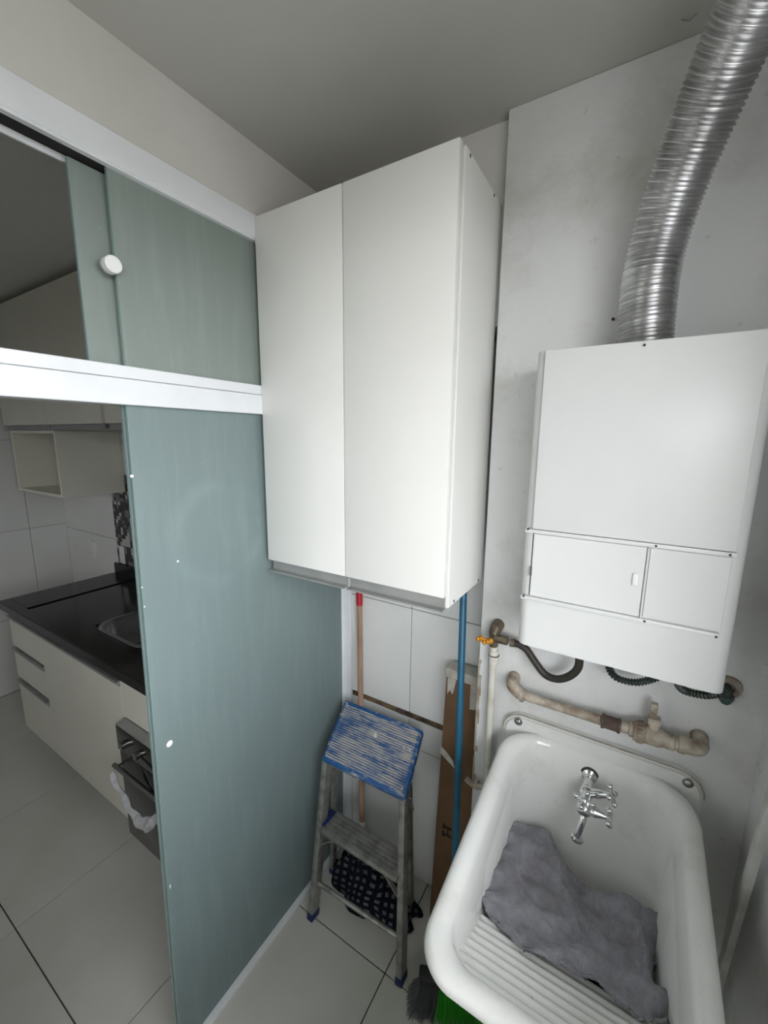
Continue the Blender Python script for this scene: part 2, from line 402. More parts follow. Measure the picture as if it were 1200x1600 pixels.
# chimney-shaft wall that carries the heater and the laundry sink
struct(MB().box((-0.338, YS, 0), (XR+0.12, YK+0.1, ZC), 0.004, 2).build('wall_back_shaft', M['wall']))
sh = bpy.data.objects['wall_back_shaft']; ce = MB(); rc = random.Random(5); z_ = 0.62
while z_ < 1.12:
    h_ = rc.uniform(0.012, 0.05); w_ = rc.uniform(0.003, 0.011)
    if rc.random() < 0.75: ce.box((-0.3392, YS-0.0012, z_), (-0.3380+w_, YS+0.006, z_+h_), 0.0008, 1)
    z_ += h_*0.95
ce.build('chipped_edge', M['stone_edge'], sh)
# beam over the recess behind the wall cabinet
struct(MB().box((XG-0.05, 1.121, 2.05), (-0.338, YK+0.1, ZC)).build('wall_back_beam', M['wall_smooth']))
# right wall with the window opening
rw = MB()
y0, y1, z0, z1 = WIN_Y
rw.box((XR, YF-0.1, 0), (XR+0.12, YS, z0)).box((XR, YF-0.1, z1), (XR+0.12, YS, ZC)).box((XR, YF-0.1, z0), (XR+0.12, y0, z1)).box((XR, y1, z0), (XR+0.12, YS, z1))
struct(rw.build('wall_right', M['wall']))
wf = MB()
for a, b in (((y0,z0),(y1,z0+0.035)), ((y0,z1-0.035),(y1,z1)), ((y0,z0),(y0+0.035,z1)), ((y1-0.035,z0),(y1,z1)), (((y0+y1)/2-0.02,z0),((y0+y1)/2+0.02,z1))):
    wf.box((XR+0.04, a[0], a[1]), (XR+0.085, b[0], b[1]))
struct(wf.build('window_1', M['white_alu']))
# unseen slab added above the yard window to block the high sky
struct(MB().box((XR+0.12, YF-0.4, 2.42), (XR+0.85, YS+0.6, 2.54)).build('sky_blocker_right', M['wall']))
# front wall with an unseen window added and sized to light the kitchen
fw = MB(); x0, x1, z0, z1 = WIN_K
fw.box((XL-0.1, YF-0.12, 0), (XR, YF, z0)).box((XL-0.1, YF-0.12, z1), (XR, YF, ZC)).box((XL-0.1, YF-0.12, z0), (x0, YF, z1)).box((x1, YF-0.12, z0), (XR, YF, z1))
struct(fw.build('wall_front', M['wall_smooth']))
struct(MB().box((XL-0.1, YF-0.75, 2.20), (XG, YF-0.12, 2.32)).build('sky_blocker_front', M['wall']))  # unseen slab added to keep steep sky light off the kitchen floor
wf = MB()
for a, b in (((x0,z0),(x1,z0+0.035)), ((x0,z1-0.035),(x1,z1)), ((x0,z0),(x0+0.035,z1)), ((x1-0.035,z0),(x1,z1)), (((x0+x1)/2-0.02,z0),((x0+x1)/2+0.02,z1))):
    wf.box((a[0], YF-0.085, a[1]), (b[0], YF-0.04, b[1]))
struct(wf.build('added_window_2', M['white_alu']))
# wall between yard and kitchen: band above the partition and the solid stretch behind the photographer
pw = MB().box((XG-0.10, YF, 2.345), (XG, YB, ZC)).box((XG-0.10, YF, 0), (XG, 0.08, 2.345))
struct(pw.build('wall_left_partition', M['wall_smooth']))

# tiled recess wall under the wall cabinet
rec = struct(MB().box((XG-0.03, YB+0.008, 0), (-0.338, YK+0.1, 2.05)).build('wall_back_recess', M['wall_grout']))
rz = [0.0, 0.585, 0.706, 0.728, 1.150, 1.60, 2.05]; rx = [XG-0.03, -0.652, -0.338]
for j in range(len(rz)-1):
    if j == 2: continue
    for i in range(2):
        add_tile(rec, 'wall_tile', M['wall_tile'], ((rx[i]+rx[i+1])/2, YB+0.005, (rz[j]+rz[j+1])/2), (rx[i+1]-rx[i]-0.003, rz[j+1]-rz[j]-0.003), 1, 0.010)
ch = MB(); xs = [XG+0.005 + k*(0.60/24) for k in range(25)]
for i in range(24):
    d = 0.004*noise.noise((i*0.9, 0, 3)); ch.box((xs[i], YB+0.003+abs(d), 0.706+0.002*noise.noise((i,1,1))), (xs[i+1], YB+0.012, 0.727))
ch.build('rusty_channel', M['channel'], rec)
br = MB().box((-0.700, YB-0.006, 0.711), (-0.672, YB+0.006, 0.727), 0.003); br.build('channel_clip', M['rust'], rec)

# kitchen walls: left wall, and back wall with the mosaic strip
kl = struct(MB().box((XL-0.1, YF, 0), (XL-0.008, YK+0.1, ZC)).build('wall_left', M['wall_grout_k']))
ky = cuts(YF, YK, 0.601, 1.085); kz = [0, 0.525, 1.127, 1.728, ZC]
for i in range(len(ky)-1):
    for j in range(len(kz)-1):
        add_tile(kl, 'wall_tile', M['wall_tile'], (XL-0.005, (ky[i]+ky[i+1])/2, (kz[j]+kz[j+1])/2), (ky[i+1]-ky[i]-0.003, kz[j+1]-kz[j]-0.003), 0, 0.010)
kb = struct(MB().box((XL, YK+0.008, 0), (XG-0.03, YK+0.1, ZC)).build('wall_back', M['wall_grout_k']))
kx = [XL, -3.172, -2.828]; kz2 = [0, 0.525, 1.100, 1.728, ZC]
for i in range(len(kx)-1):
    for j in range(len(kz2)-1):
        add_tile(kb, 'wall_tile', M['wall_tile'], ((kx[i]+kx[i+1])/2, YK+0.005, (kz2[j]+kz2[j+1])/2), (kx[i+1]-kx[i]-0.003, kz2[j+1]-kz2[j]-0.003), 1, 0.010)
kx3 = [-2.828, -2.23, -1.63, XG-0.03]; kz3 = [1.530, 1.728, ZC]
for i in range(3):
    for j in range(2):
        add_tile(kb, 'wall_tile', M['wall_tile'], ((kx3[i]+kx3[i+1])/2, YK+0.005, (kz3[j]+kz3[j+1])/2), (kx3[i+1]-kx3[i]-0.003, kz3[j+1]-kz3[j]-0.003), 1, 0.010)
mo = MB(); rnd = random.Random(3); c = 0.024
ncol, nrow = 72, 24; used = set()
for r in range(nrow):
    for q in range(ncol):
        if (q, r) in used: continue
        s = 2 if (rnd.random() < 0.30 and q+1 < ncol and r+1 < nrow and not any((q+a, r+b) in used for a in (0,1) for b in (0,1))) else 1
        for a in range(s):
            for b in range(s): used.add((q+a, r+b))
        mo.cur = rnd.choice([0,0,0,1,1,2,2])
        x = -2.826+q*c; z = 0.952+r*c
        d = 0.001+0.0015*rnd.random()
        mo.box((x, YK-d, z), (x+c*s-0.002, YK+0.008, z+c*s-0.002))
tag(mo.build('mosaic_tiles', [M['mos_dark'], M['mos_grey'], M['mos_light']], kb, smooth=None), 'black, grey and pale mosaic backsplash strip', kind='stuff')

# ------------------------------------------------------------------ glass partition between yard and kitchen
GY0, GY1 = 0.08, YB
t1 = MB().box((XG-0.060, GY0, 2.287), (XG+0.006, GY1, 2.345), 0.002, 1)
t1.box((XG-0.060, GY0, 2.277), (XG-0.056, GY1, 2.287)).box((XG-0.010, GY0, 2.282), (XG+0.002, GY1, 2.287))
t1 = struct(t1.build('trim_1', M['white_alu']))
MB().box((XG-0.0455, GY0, 2.2835), (XG-0.0105, GY1, 2.2868)).build('track_shade_strip', M['dark_gap'], t1, smooth=None)  # dark strip standing in for the shade inside the rail's channel
t2 = MB().box((XG-0.060, GY0, 1.8805), (XG+0.004, GY1, 1.906), 0.0015, 1)
t2.box((XG-0.060, GY0, 1.826), (XG+0.006, GY1, 1.8793), 0.0015, 1)
struct(t2.build('trim_2', M['white_alu']))
t3 = MB().box((XG-0.060, YB-0.028, 0), (XG-0.008, YB, 1.826), 0.0015, 1).box((XG-0.008, YB-0.016, 0), (XG+0.022, YB, 1.826), 0.0015, 1)
struct(t3.build('trim_3', M['white_alu']))
t4 = MB().box((XG-0.060, GY0, 0), (XG-0.035, GY1-0.03, 0.010), 0.001, 1).box((XG-0.012, GY0, 0), (XG+0.006, GY1-0.03, 0.016), 0.001, 1)
struct(t4.build('trim_4', M['white_alu']))

def pane(name, label, x0, x1, ya, yb, za, zb, mat, group=None, slant=0.0):
    r = empty(name, ((x0+x1)/2, (ya+yb)/2, za), label, 'glass panel', group)
    ym = ya - slant
    MB().prism([(ym+0.0015, za), (yb, za), (yb, zb), (ya+0.0015, zb)], 0, x0, x1).build('glass', mat, r, smooth=None)
    MB().prism([(ym, za+0.001), (ym+0.0015, za+0.001), (ya+0.0015, zb-0.001), (ya, zb-0.001)], 0, x0+0.0004, x1-0.0004).build('polished_edge', M['glass_edge'], r, smooth=None)
    return r
pd = pane('sliding_glass_door', 'tall frosted glass sliding door with paint specks, under the white mid rail', XG-0.020, XG-0.011, 0.4850, YB-0.03, 0.014, 1.828, M['frost'], None, 0.021)
pane('fixed_glass_panel', 'frosted glass panel directly behind the tall sliding glass door', XG-0.034, XG-0.025, 0.4842, YB-0.03, 0.012, 1.828, M['frost'], None, 0.021)
for (px, py, ry, rz_) in [(265,1162,0.0085,0.0085),(206,744,0.004,0.0035),(222,918,0.002,0.002),(226,948,0.002,0.002),(266,1385,0.002,0.007),(278,877,0.003,0.003)]:
    p = aX(XG-0.0105, px, py)
    MB().add([(p.x, p.y+ry*math.cos(a*math.pi/6), p.z+rz_*math.sin(a*math.pi/6)) for a in range(12)] + [(p.x+0.0008, p.y, p.z)], [(a, (a+1) % 12, 12) for a in range(12)]).build('paint_speck', M['speck'], pd, smooth=None)
tr = pane('transom_pane', 'frosted glass transom pane with a round white knob, above the mid rail', XG-0.018, XG-0.010, 0.4905, YB-0.03, 1.904, 2.289, M['frost_top'], None)
kp = aX(XG-0.006, 172, 415)
MB().lathe([(0.0155,0.0),(0.0155,0.004),(0.0165,0.005),(0.0165,0.018),(0.015,0.0195),(0.002,0.0195)], (XG-0.010, kp.y, kp.z), (1,0,0), 28).build('knob', M['plastic_white'], tr)
MB().lathe([(0.017,0.0),(0.017,0.004)], (XG-0.010, kp.y-0.001, kp.z), (1,0,0), 28).build('knob_base', M['alu'], tr)
pane('transom_pane', 'frosted transom pane slid behind the knobbed pane, its left strip showing', XG-0.040, XG-0.032, 0.432, YB-0.03, 1.904, 2.278, M['frost_top'], None)

# ------------------------------------------------------------------ wall cabinet over the recess
CX0, CX1, CY0, CYb, CZ0, CZ1 = -0.932, -0.352, 0.849, 1.118, 1.362, 2.334
cab = empty('wall_cabinet', ((CX0+CX1)/2, 1.0, CZ0), 'white laminate two-door wall cabinet hung between glass partition and heater wall', 'cabinet')
th = 0.015; yb0 = CY0+0.022
body = MB().box((CX0, yb0, CZ0), (CX0+th, CYb, CZ1), 0.0008, 1).box((CX1-th, yb0, CZ0), (CX1, CYb, CZ1), 0.0008, 1)
body.box((CX0+th, yb0, CZ1-th), (CX1-th, CYb, CZ1)).box((CX0+th, yb0+0.02, CZ0+0.012), (CX1-th, CYb, CZ0+0.012+th)).box((CX0+th, CYb-0.006, CZ0+0.03), (CX1-th, CYb, CZ1-th))
body.build('body', M['laminate'], cab)
xm = -0.642
for a, b in ((CX0-0.002, xm-0.0015), (xm+0.0015, CX1-0.004)):
    d = MB().box((a, CY0, 1.394), (b, CY0+0.018, CZ1+0.003), 0.0012, 2).build('door', M['laminate'], cab)
    pr = [(CY0+0.002,1.3945),(CY0+0.002,1.391),(CY0+0.014,1.390),(CY0+0.014,1.364),(CY0-0.004,1.363),(CY0-0.004,1.359),(CY0+0.018,1.359),(CY0+0.018,1.3945)]
    MB().prism(pr, 0, a+0.006, b-0.002).build('handle_profile', M['alu'], d, smooth=None)
for p in ((735,240),(772,305),(709,942),(747,909)):
    q = aX(CX1, *p); q.z = min(max(q.z, CZ0+0.007), CZ1-0.007)
    MB().lathe([(0.0035,0),(0.0035,0.0008)], (CX1, q.y, q.z), (1,0,0), 12).build('screw', M['black_plastic'], cab)

# ------------------------------------------------------------------ kitchen
UY = 0.965
def upper_unit(xa, xb, split, label):
    r = empty('upper_cabinet', ((xa+xb)/2, 1.13, 1.79), label, 'cabinet', 'kitchen upper cabinets')
    MB().box((xa, UY+0.020, 1.79), (xb, YK-0.002, 2.48)).build('body', M['laminate_k'], r)
    xs_ = [xa] + split + [xb]
    for k in range(len(xs_)-1):
        d = MB().box((xs_[k]+0.0015, UY, 1.818), (xs_[k+1]-0.0015, UY+0.018, 2.478), 0.001, 1).build('door', M['laminate_k'], r)
        pr = [(UY+0.003,1.8185),(UY+0.003,1.815),(UY+0.013,1.814),(UY+0.013,1.796),(UY-0.004,1.795),(UY-0.004,1.790),(UY+0.018,1.790),(UY+0.018,1.8185)]
        MB().prism(pr, 0, xs_[k]+0.008, xs_[k+1]-0.004).build('handle_profile', M['alu'], d, smooth=None)
upper_unit(-3.325, -2.118, [-2.708], 'kitchen upper cabinet with two cream doors, above the open niche')
upper_unit(-2.088, -1.10, [-1.60], 'kitchen upper cabinet partly behind the frosted glass, right of the niche')
MB_f = MB().box((-2.114, UY+0.015, 1.792), (-2.092, YK-0.004, 2.478))
tag(MB_f.build('filler_strip', M['black_metal']), 'narrow dark filler strip between the two kitchen upper cabinets', 'trim strip')
r = empty('open_niche', (-2.955, 1.13, 1.425), 'open white box niche under the kitchen upper cabinet', 'shelf')
nx0, nx1, ny, nz0, nz1, tt = -3.255, -2.652, UY+0.008, 1.425, 1.788, 0.016
for nm, lo, hi in (('side_panel',(nx0,ny,nz0),(nx0+tt,YK-0.002,nz1)),('side_panel',(nx1-tt,ny,nz0),(nx1,YK-0.002,nz1)),('bottom_panel',(nx0+tt,ny,nz0),(nx1-tt,YK-0.002,nz0+tt)),('top_panel',(nx0+tt,ny,nz1-tt),(nx1-tt,YK-0.002,nz1)),('back_panel',(nx0+tt,YK-0.012,nz0+tt),(nx1-tt,YK-0.002,nz1-tt))):
    MB().box(lo, hi, 0.0008, 1).build(nm, M['laminate_k'], r)

KY, KZ0 = 0.728, 0.118
def prof_h(z, ya=KY): return [(ya+0.001, z+0.004), (ya-0.010, z+0.003), (ya-0.010, z-0.008), (ya-0.002, z-0.010), (ya-0.002, z-0.020), (ya+0.018, z-0.020), (ya+0.018, z+0.004)]
r = empty('drawer_cabinet', (-2.648, 1.0, KZ0), 'cream three-drawer base cabinet at the far end of the counter', 'cabinet')
MB().box((-2.848, KY+0.020, KZ0), (-2.446, YK-0.002, 0.834)).build('body', M['laminate_k'], r)
for za, zb in ((0.620, 0.772), (0.432, 0.583), (KZ0, 0.390)):
    d = MB().box((-2.846, KY, za), (-2.449, KY+0.018, zb), 0.001, 1).build('drawer', M['laminate_k'], r)
    MB().prism([(p[0], p[1]+0.020) for p in prof_h(zb)], 0, -2.846, -2.449).build('handle_profile', M['alu'], d, smooth=None)
r = empty('base_cabinet', (-2.06, 1.0, KZ0), 'cream two-door base cabinet under the kitchen sink', 'cabinet')
MB().box((-2.443, KY+0.020, KZ0), (-1.680, YK-0.002, 0.70)).build('body', M['laminate_k'], r)
for a, b in ((-2.4445, -2.063), (-2.061, -1.681)):
    d = MB().box((a, KY, KZ0), (b, KY+0.018, 0.772)).build('door', M['laminate_k'], r)
    MB().prism([(p[0], p[1]+0.020) for p in prof_h(0.772)], 0, a, b).build('handle_profile', M['alu'], d, smooth=None)
r = empty('oven_cabinet', (-1.375, 1.0, KZ0), 'cream cabinet that frames the built-in oven', 'cabinet')
oc = MB().box((-1.6785, KY+0.020, KZ0), (-1.662, YK-0.002, 0.834)).box((-1.088, KY+0.004, KZ0), (-1.073, YK-0.002, 0.834)).box((-1.662, KY+0.03, KZ0), (-1.088, YK-0.002, KZ0+0.012))
oc.build('body', M['laminate_k'], r)
MB().box((-1.6775, KY, 0.642), (-1.075, KY+0.018, 0.832)).build('front_panel', M['laminate_k'], r)
ov = empty('built_in_oven', (-1.375, 0.9, 0.135), 'black built-in oven under the counter beside the glass door', 'oven')
MB().box((-1.655, KY+0.002, 0.132), (-1.095, 1.20, 0.630)).build('oven_box', M['black_metal'], ov)
MB().box((-1.665, KY-0.040, 0.525), (-1.085, KY+0.001, 0.632), 0.003, 2).build('control_panel', M['black_glass'], ov)
MB().box((-1.664, KY-0.039, 0.632), (-1.086, KY+0.001, 0.639), 0.001, 1).build('top_trim', M['alu'], ov)
MB().box((-1.665, KY-0.034, 0.122), (-1.085, KY+0.001, 0.520), 0.004, 2).build('oven_door', M['black_glass'], ov)
for kx_ in (-1.60, -1.50, -1.25, -1.15):
    MB().lathe([(0.016,0),(0.015,0.018),(0.002,0.019)], (kx_, KY-0.040, 0.575), (0,-1,0), 16).build('control_knob', M['steel'], ov)
hb_ = MB().tube([(-1.62,KY-0.034,0.485),(-1.62,KY-0.070,0.485)], 0.006, 10).tube([(-1.13,KY-0.034,0.485),(-1.13,KY-0.070,0.485)], 0.006, 10).tube([(-1.64,KY-0.070,0.485),(-1.11,KY-0.070,0.485)], 0.009, 12)
hb_.build('door_handle', M['steel'], ov)
# towel hanging off the oven handle
tw = MB(); nu, nv = 48, 14; tv = []
for i in range(nu+1):
    for j in range(nv+1):
        u = i/nu; v = j/nv
        x = -1.622 + 0.34*u
        arc = 0.120*math.sin(math.pi*min(1.0, 0.04+u*0.96))
        wd = 0.022 + 0.050*math.sin(math.pi*u)
        z = 0.497 - arc - v*wd
        y = KY-0.084 - 0.012*math.sin(v*math.pi) + 0.004*math.sin(u*30 + v*5) + 0.005*noise.noise((x*22, z*22, 2))
        tv.append((x, y, z))
tw.add(tv, [(i*(nv+1)+j, (i+1)*(nv+1)+j, (i+1)*(nv+1)+j+1, i*(nv+1)+j+1) for i in range(nu) for j in range(nv)])
two = tag(tw.build('dish_towel', M['towel']), 'crumpled white dish towel draped from the oven door handle', 'towel')
sm = two.modifiers.new('thickness', 'SOLIDIFY'); sm.thickness = 0.006

ct = empty('countertop', (-1.96, 1.0, 0.836), 'long black granite countertop with raised back edge', 'countertop')
KX0, KX1, KYc = -2.862, -1.06, 0.700
cm = MB()
bx0, bx1, by0, by1 = -2.12, -1.70, 0.84, 1.16
for lo, hi in (((KX0, KYc, 0.836),(bx0, YK, 0.874)), ((bx1, KYc, 0.836),(KX1, YK, 0.874)), ((bx0, KYc, 0.836),(bx1, by0, 0.874)), ((bx0, by1, 0.836),(bx1, YK, 0.874))): cm.box(lo, hi)
cm.build('slab', M['granite'], ct, smooth=None)
lip = MB().box((KX0, KYc, 0.874), (KX1, KYc+0.045, 0.880), 0.002, 1).box((KX0, KYc+0.045, 0.874), (KX0+0.24, YK-0.02, 0.880), 0.002, 1)
lip.build('raised_rim', M['granite'], ct)
MB().box((KX0+0.012, YK-0.020, 0.874), (KX1, YK-0.001, 0.948), 0.001, 1).build('upstand', M['granite'], ct)
ks = MB(); rings = [rrect(bx0-0.012, bx1+0.012, by0-0.012, by1+0.012, 0.09, 6), rrect(bx0+0.004, bx1-0.004, by0+0.004, by1-0.004, 0.085, 6), rrect(bx0+0.012, bx1-0.012, by0+0.012, by1-0.012, 0.08, 6), rrect(bx0+0.03, bx1-0.03, by0+0.03, by1-0.03, 0.07, 6)]
zs_ = [0.8755, 0.8775, 0.76, 0.72]; vs = []; fs = []; n = len(rings[0])
for rg, z in zip(rings, zs_): vs += [(x, y, z) for x, y in rg]
for i in range(3):
    for k in range(n): fs.append((i*n+k, i*n+(k+1) % n, (i+1)*n+(k+1) % n, (i+1)*n+k))
fs.append(tuple(range(3*n, 4*n))); ks.add(vs, fs)
ksk = empty('kitchen_sink', (-1.91, 1.0, 0.72), 'stainless steel sink bowl set in the black granite countertop', 'sink')
kso = ks.build('bowl', M['steel'], ksk); kso.modifiers.new('thickness', 'SOLIDIFY').thickness = 0.0015
MB().lathe([(0.04,0),(0.04,0.003),(0.03,0.004),(0.028,0.001)], (-1.91, 1.0, 0.7205), (0,0,1), 20).build('drain', M['chrome'], ksk)

def outlet(name, label, x, z, w, h, mat):
    r = empty(name, (x, YK-0.004, z-h/2), label, 'outlet')
    MB().box((x-w/2, YK-0.008, z-h/2), (x+w/2, YK-0.0005, z+h/2), 0.002, 2).build('plate', mat, r)
    MB().lathe([(0.017,0),(0.017,0.002),(0.014,0.002),(0.013,0.0005)], (x, YK-0.008, z), (0,-1,0), 6).build('socket', M['plastic_white'], r)
    for dx in (-0.006, 0.006): MB().lathe([(0.0022,0),(0.0022,0.0004)], (x+dx, YK-0.0088, z), (0,-1,0), 8).build('pin_hole', M['black_plastic'], r)
outlet('wall_outlet', 'white wall outlet in the fridge niche, low on the tiles', -3.145, 0.985, 0.075, 0.115, M['plastic_white'])
outlet('wall_outlet', 'white wall outlet on the mosaic strip above the counter upstand', -2.765, 1.010, 0.055, 0.115, M['plastic_white'])

# ------------------------------------------------------------------ water heater
HX0, HX1, HY, HZ0, HZ1 = -0.196, 0.176, 0.900, 1.306, 1.936
wh = empty('gas_water_heater', ((HX0+HX1)/2, 1.0, HZ0), 'boxy white gas water heater above the laundry sink', 'water heater')
MB().prism(rrect(HX0, HX1, HY, 1.070, [0.022,0.022,0.006,0.006], 8), 2, HZ0, HZ1).build('casing', M['enamel'], wh, smooth=40)
MB().box((HX0+0.02, 1.066, 1.34), (HX1+0.028, YS-0.001, 1.90), 0.002, 1).build('back_plate', M['enamel'], wh)
MB().box((-0.178, HY-0.007, 1.5745), (0.158, HY+0.004, HZ1-0.001), 0.002, 2).build('upper_cover', M['enamel'], wh)
MB().box((-0.192, HY-0.009, 1.5655), (0.160, HY+0.004, 1.5735), 0.0018, 2).build('ledge', M['enamel'], wh)
MB().box((-0.192, HY-0.009, 1.4155), (0.153, HY+0.004, 1.4245), 0.002, 2).build('ledge', M['enamel'], wh)
dr = MB().box((-0.174, HY-0.004, 1.4255), (0.0310, HY+0.004, 1.5640), 0.001, 1).build('access_door', M['enamel'], wh)
MB().box((0.0125, HY-0.009, 1.486), (0.0225, HY-0.003, 1.512), 0.003, 2).build('latch', M['plastic_white'], dr)
MB().box((-0.1775, HY-0.006, 1.470), (-0.1725, HY-0.002, 1.492), 0.001, 1).build('hinge', M['steel'], dr)
MB().box((0.0315, HY-0.0075, 1.4255), (0.0345, HY+0.003, 1.5640), 0.001, 1).build('door_lip', M['enamel'], wh)
MB().box((-0.1762, HY-0.0008, 1.4255), (-0.1746, HY+0.003, 1.5640)).build('door_gap', M['dark_gap'], wh, smooth=None)
MB().box((0.036, HY-0.003, 1.4265), (0.155, HY+0.004, 1.5640), 0.001, 1).build('side_cover', M['enamel'], wh)
for (px, py) in ((1007,540),(826,826),(1140,866),(1025,852),(1118,993),(1007,969),(819,930)):
    q = aY(HY-0.003, px, py)
    MB().lathe([(0.0021,-0.002),(0.0021,0.0072),(0.001,0.0075)], (q.x, HY-0.003, q.z), (0,-1,0), 10).build('screw', M['black_plastic'], wh)
MB().lathe([(0.0435,0),(0.0435,0.03)], (-0.013, 1.0, HZ1-0.002), (0,0,1), 32).build('flue_collar', M['duct'], wh)

# exhaust duct
ctr = catmull([(-0.013,1.0,1.938),(-0.016,1.0,2.04),(-0.012,0.998,2.11),(0.006,0.972,2.195),(0.036,0.925,2.282),(0.068,0.860,2.352),(0.115,0.775,2.415),(0.190,0.700,2.440),(0.283,0.66,2.445)], 12)
L = [0.0]
for a, b in zip(ctr, ctr[1:]): L.append(L[-1]+(b-a).length)
N = int(L[-1]/0.0014); pts = []; rad = []; j = 0
for i in range(N+1):
    s = L[-1]*i/N
    while j < len(L)-2 and L[j+1] < s: j += 1
    t = (s-L[j])/max(1e-9, L[j+1]-L[j]); pts.append(ctr[j].lerp(ctr[j+1], t))
    ph = (s % 0.0076)/0.0076
    rad.append(0.0472 + 0.0022*math.cos(2*math.pi*ph) + 0.0002*noise.noise((s*40, 0, 0)))
tag(MB().tube(pts, rad, 36, cap=True).build('exhaust_duct', M['duct'], smooth=60), 'shiny corrugated aluminium exhaust duct rising from the water heater', 'duct')

# ------------------------------------------------------------------ pipes and hoses
PY = 1.048
def elbow_pts(a, c, b, r, n=6):
    a, c, b = Vector(a), Vector(c), Vector(b); d1 = (a-c).normalized(); d2 = (b-c).normalized()
    p, q = c+d1*r, c+d2*r; out = [a]
    for k in range(n+1):
        t = k/n; out.append(p*(1-t)**2 + c*2*t*(1-t) + q*t*t)
    return out+[b]
wp = empty('water_pipe', (0, PY, 1.06), 'stained cream water pipe with gate valve above the laundry sink', 'pipe')
zl, zr = 1.088, 1.092
MB().tube(elbow_pts((-0.234, YS, 1.110),(-0.234, PY, 1.106),(-0.205, PY, zl), 0.017), 0.0165, 16).build('elbow', M['pipe'], wp)
MB().tube([(-0.207,PY,zl),(-0.198,PY,zl)], 0.0185, 16).build('elbow_collar', M['pipe'], wp)
MB().tube([(-0.20,PY,zl),(0.04,PY,zl)], 0.0120, 16).build('pipe_run', M['pipe'], wp)
MB().lathe([(0.0175,0),(0.0175,0.006),(0.0155,0.007),(0.0155,0.034),(0.0175,0.035),(0.0175,0.041)], (-0.014,PY,zl), (1,0,0), 20).build('coupling', M['rust'], wp)
MB().lathe([(0.013,0),(0.013,0.016),(0.0175,0.017),(0.0175,0.025),(0.0225,0.026),(0.0235,0.032),(0.0235,0.046),(0.0215,0.048),(0.0215,0.075),(0.0185,0.082),(0.0175,0.088),(0.0185,0.090),(0.0185,0.103),(0.0155,0.105),(0.0155,0.118)], (0.028,PY,zl+0.002), (1,0,0), 24).build('valve_body', M['pipe'], wp)
gn = MB()
for k in range(18):
    a = 2*math.pi*k/18
    gn.bar((0.060,PY+0.0238*math.cos(a),zl+0.002+0.0238*math.sin(a)), (0.072,PY+0.0238*math.cos(a),zl+0.002+0.0238*math.sin(a)), 0.003, 0.003)
gn.build('knurled_nut', M['pipe'], wp)
MB().tube([(0.092,PY,zl+0.018),(0.090,PY,zl+0.035)], 0.011, 14).build('valve_stem', M['pipe'], wp)
MB().box((0.078,PY-0.011,zl+0.033),(0.103,PY+0.011,zl+0.050), 0.003, 2).box((0.080,PY-0.008,zl+0.048),(0.094,PY+0.008,zl+0.084), 0.003, 2).build('valve_handle', M['pipe'], wp)
MB().tube(elbow_pts((0.143,PY,zr),(0.180,PY,zr+0.002),(0.180,YS,zr+0.008), 0.017), 0.0175, 16).build('elbow', M['pipe'], wp)
MB().tube([(0.140,PY,zr),(0.152,PY,zr)], 0.0195, 16).build('elbow_collar', M['pipe'], wp)

gp = empty('gas_pipe', (-0.285, 1.07, 0), 'thin white-painted vertical gas pipe on the edge of the heater wall', 'pipe')
MB().tube([(-0.292,1.068,1.205),(-0.284,1.070,0.0)], 0.0100, 14).build('pipe_run', M['pipe_white'], gp)
MB().tube([(-0.291,1.068,1.142),(-0.291,1.068,1.182)], 0.0128, 14).build('sleeve', M['pipe_white'], gp)
MB().tube([(-0.290+0.0135*math.cos(a*0.5236),1.068+0.0135*math.sin(a*0.5236),1.168) for a in range(13)], 0.0015, 6, cap=False).build('wire_tie', M['rust'], gp)
MB().tube([(-0.287,1.068,0.745),(-0.325,1.062,0.735),(-0.352,1.066,0.742)], 0.009, 12).tube([(-0.312,1.066,0.738),(-0.322,1.066,0.736)], 0.0125, 12).build('branch', M['pipe'], gp)
gv = empty('gas_valve', (-0.292, PY, 1.20), 'small gas valve with chipped yellow handle at top of the gas pipe', 'valve')
MB().tube([(-0.288,YS,1.252),(-0.288,1.06,1.248),(-0.290,1.050,1.235)], [0.017,0.016,0.013], 14).tube([(-0.291,1.055,1.245),(-0.292,1.066,1.198)], 0.0125, 14).build('valve_body', M['brass'], gv)
MB().tube([(-0.285,1.050,1.228),(-0.250,1.048,1.229)], 0.0115, 6).build('hose_nut', M['brass'], gv)
yh = MB(); hc = Vector((-0.306,1.035,1.222))
yh.box(tuple(hc+Vector((-0.022,-0.004,-0.007))), tuple(hc+Vector((0.018,0.003,0.007))), 0.003, 2)
for k in range(5): yh.ball(hc+Vector((-0.020+k*0.009, -0.003, 0.006*math.sin(k*2.1))), 0.007, 10, 6)
yh.build('handle', M['yellow'], gv)
hp = catmull([aY(1.046,797,1004), aY(1.046,808,1006), aY(1.044,822,1014), aY(1.042,836,1034), aY(1.040,852,1054), aY(1.036,872,1061), aY(1.030,892,1055), aY(1.024,904,1041), (-0.075,1.015,1.27), (-0.075,1.01,1.307)], 8)
gh = empty('gas_hose', (-0.15, 1.04, 1.15), 'thick black rubber hose looping from yellow valve to the heater', 'hose')
MB().tube(hp, 0.0095, 14).build('hose_tube', M['rubber'], gh)
MB().tube(hp[:7], 0.0112, 14).build('ferrule', M['brass'], gh)
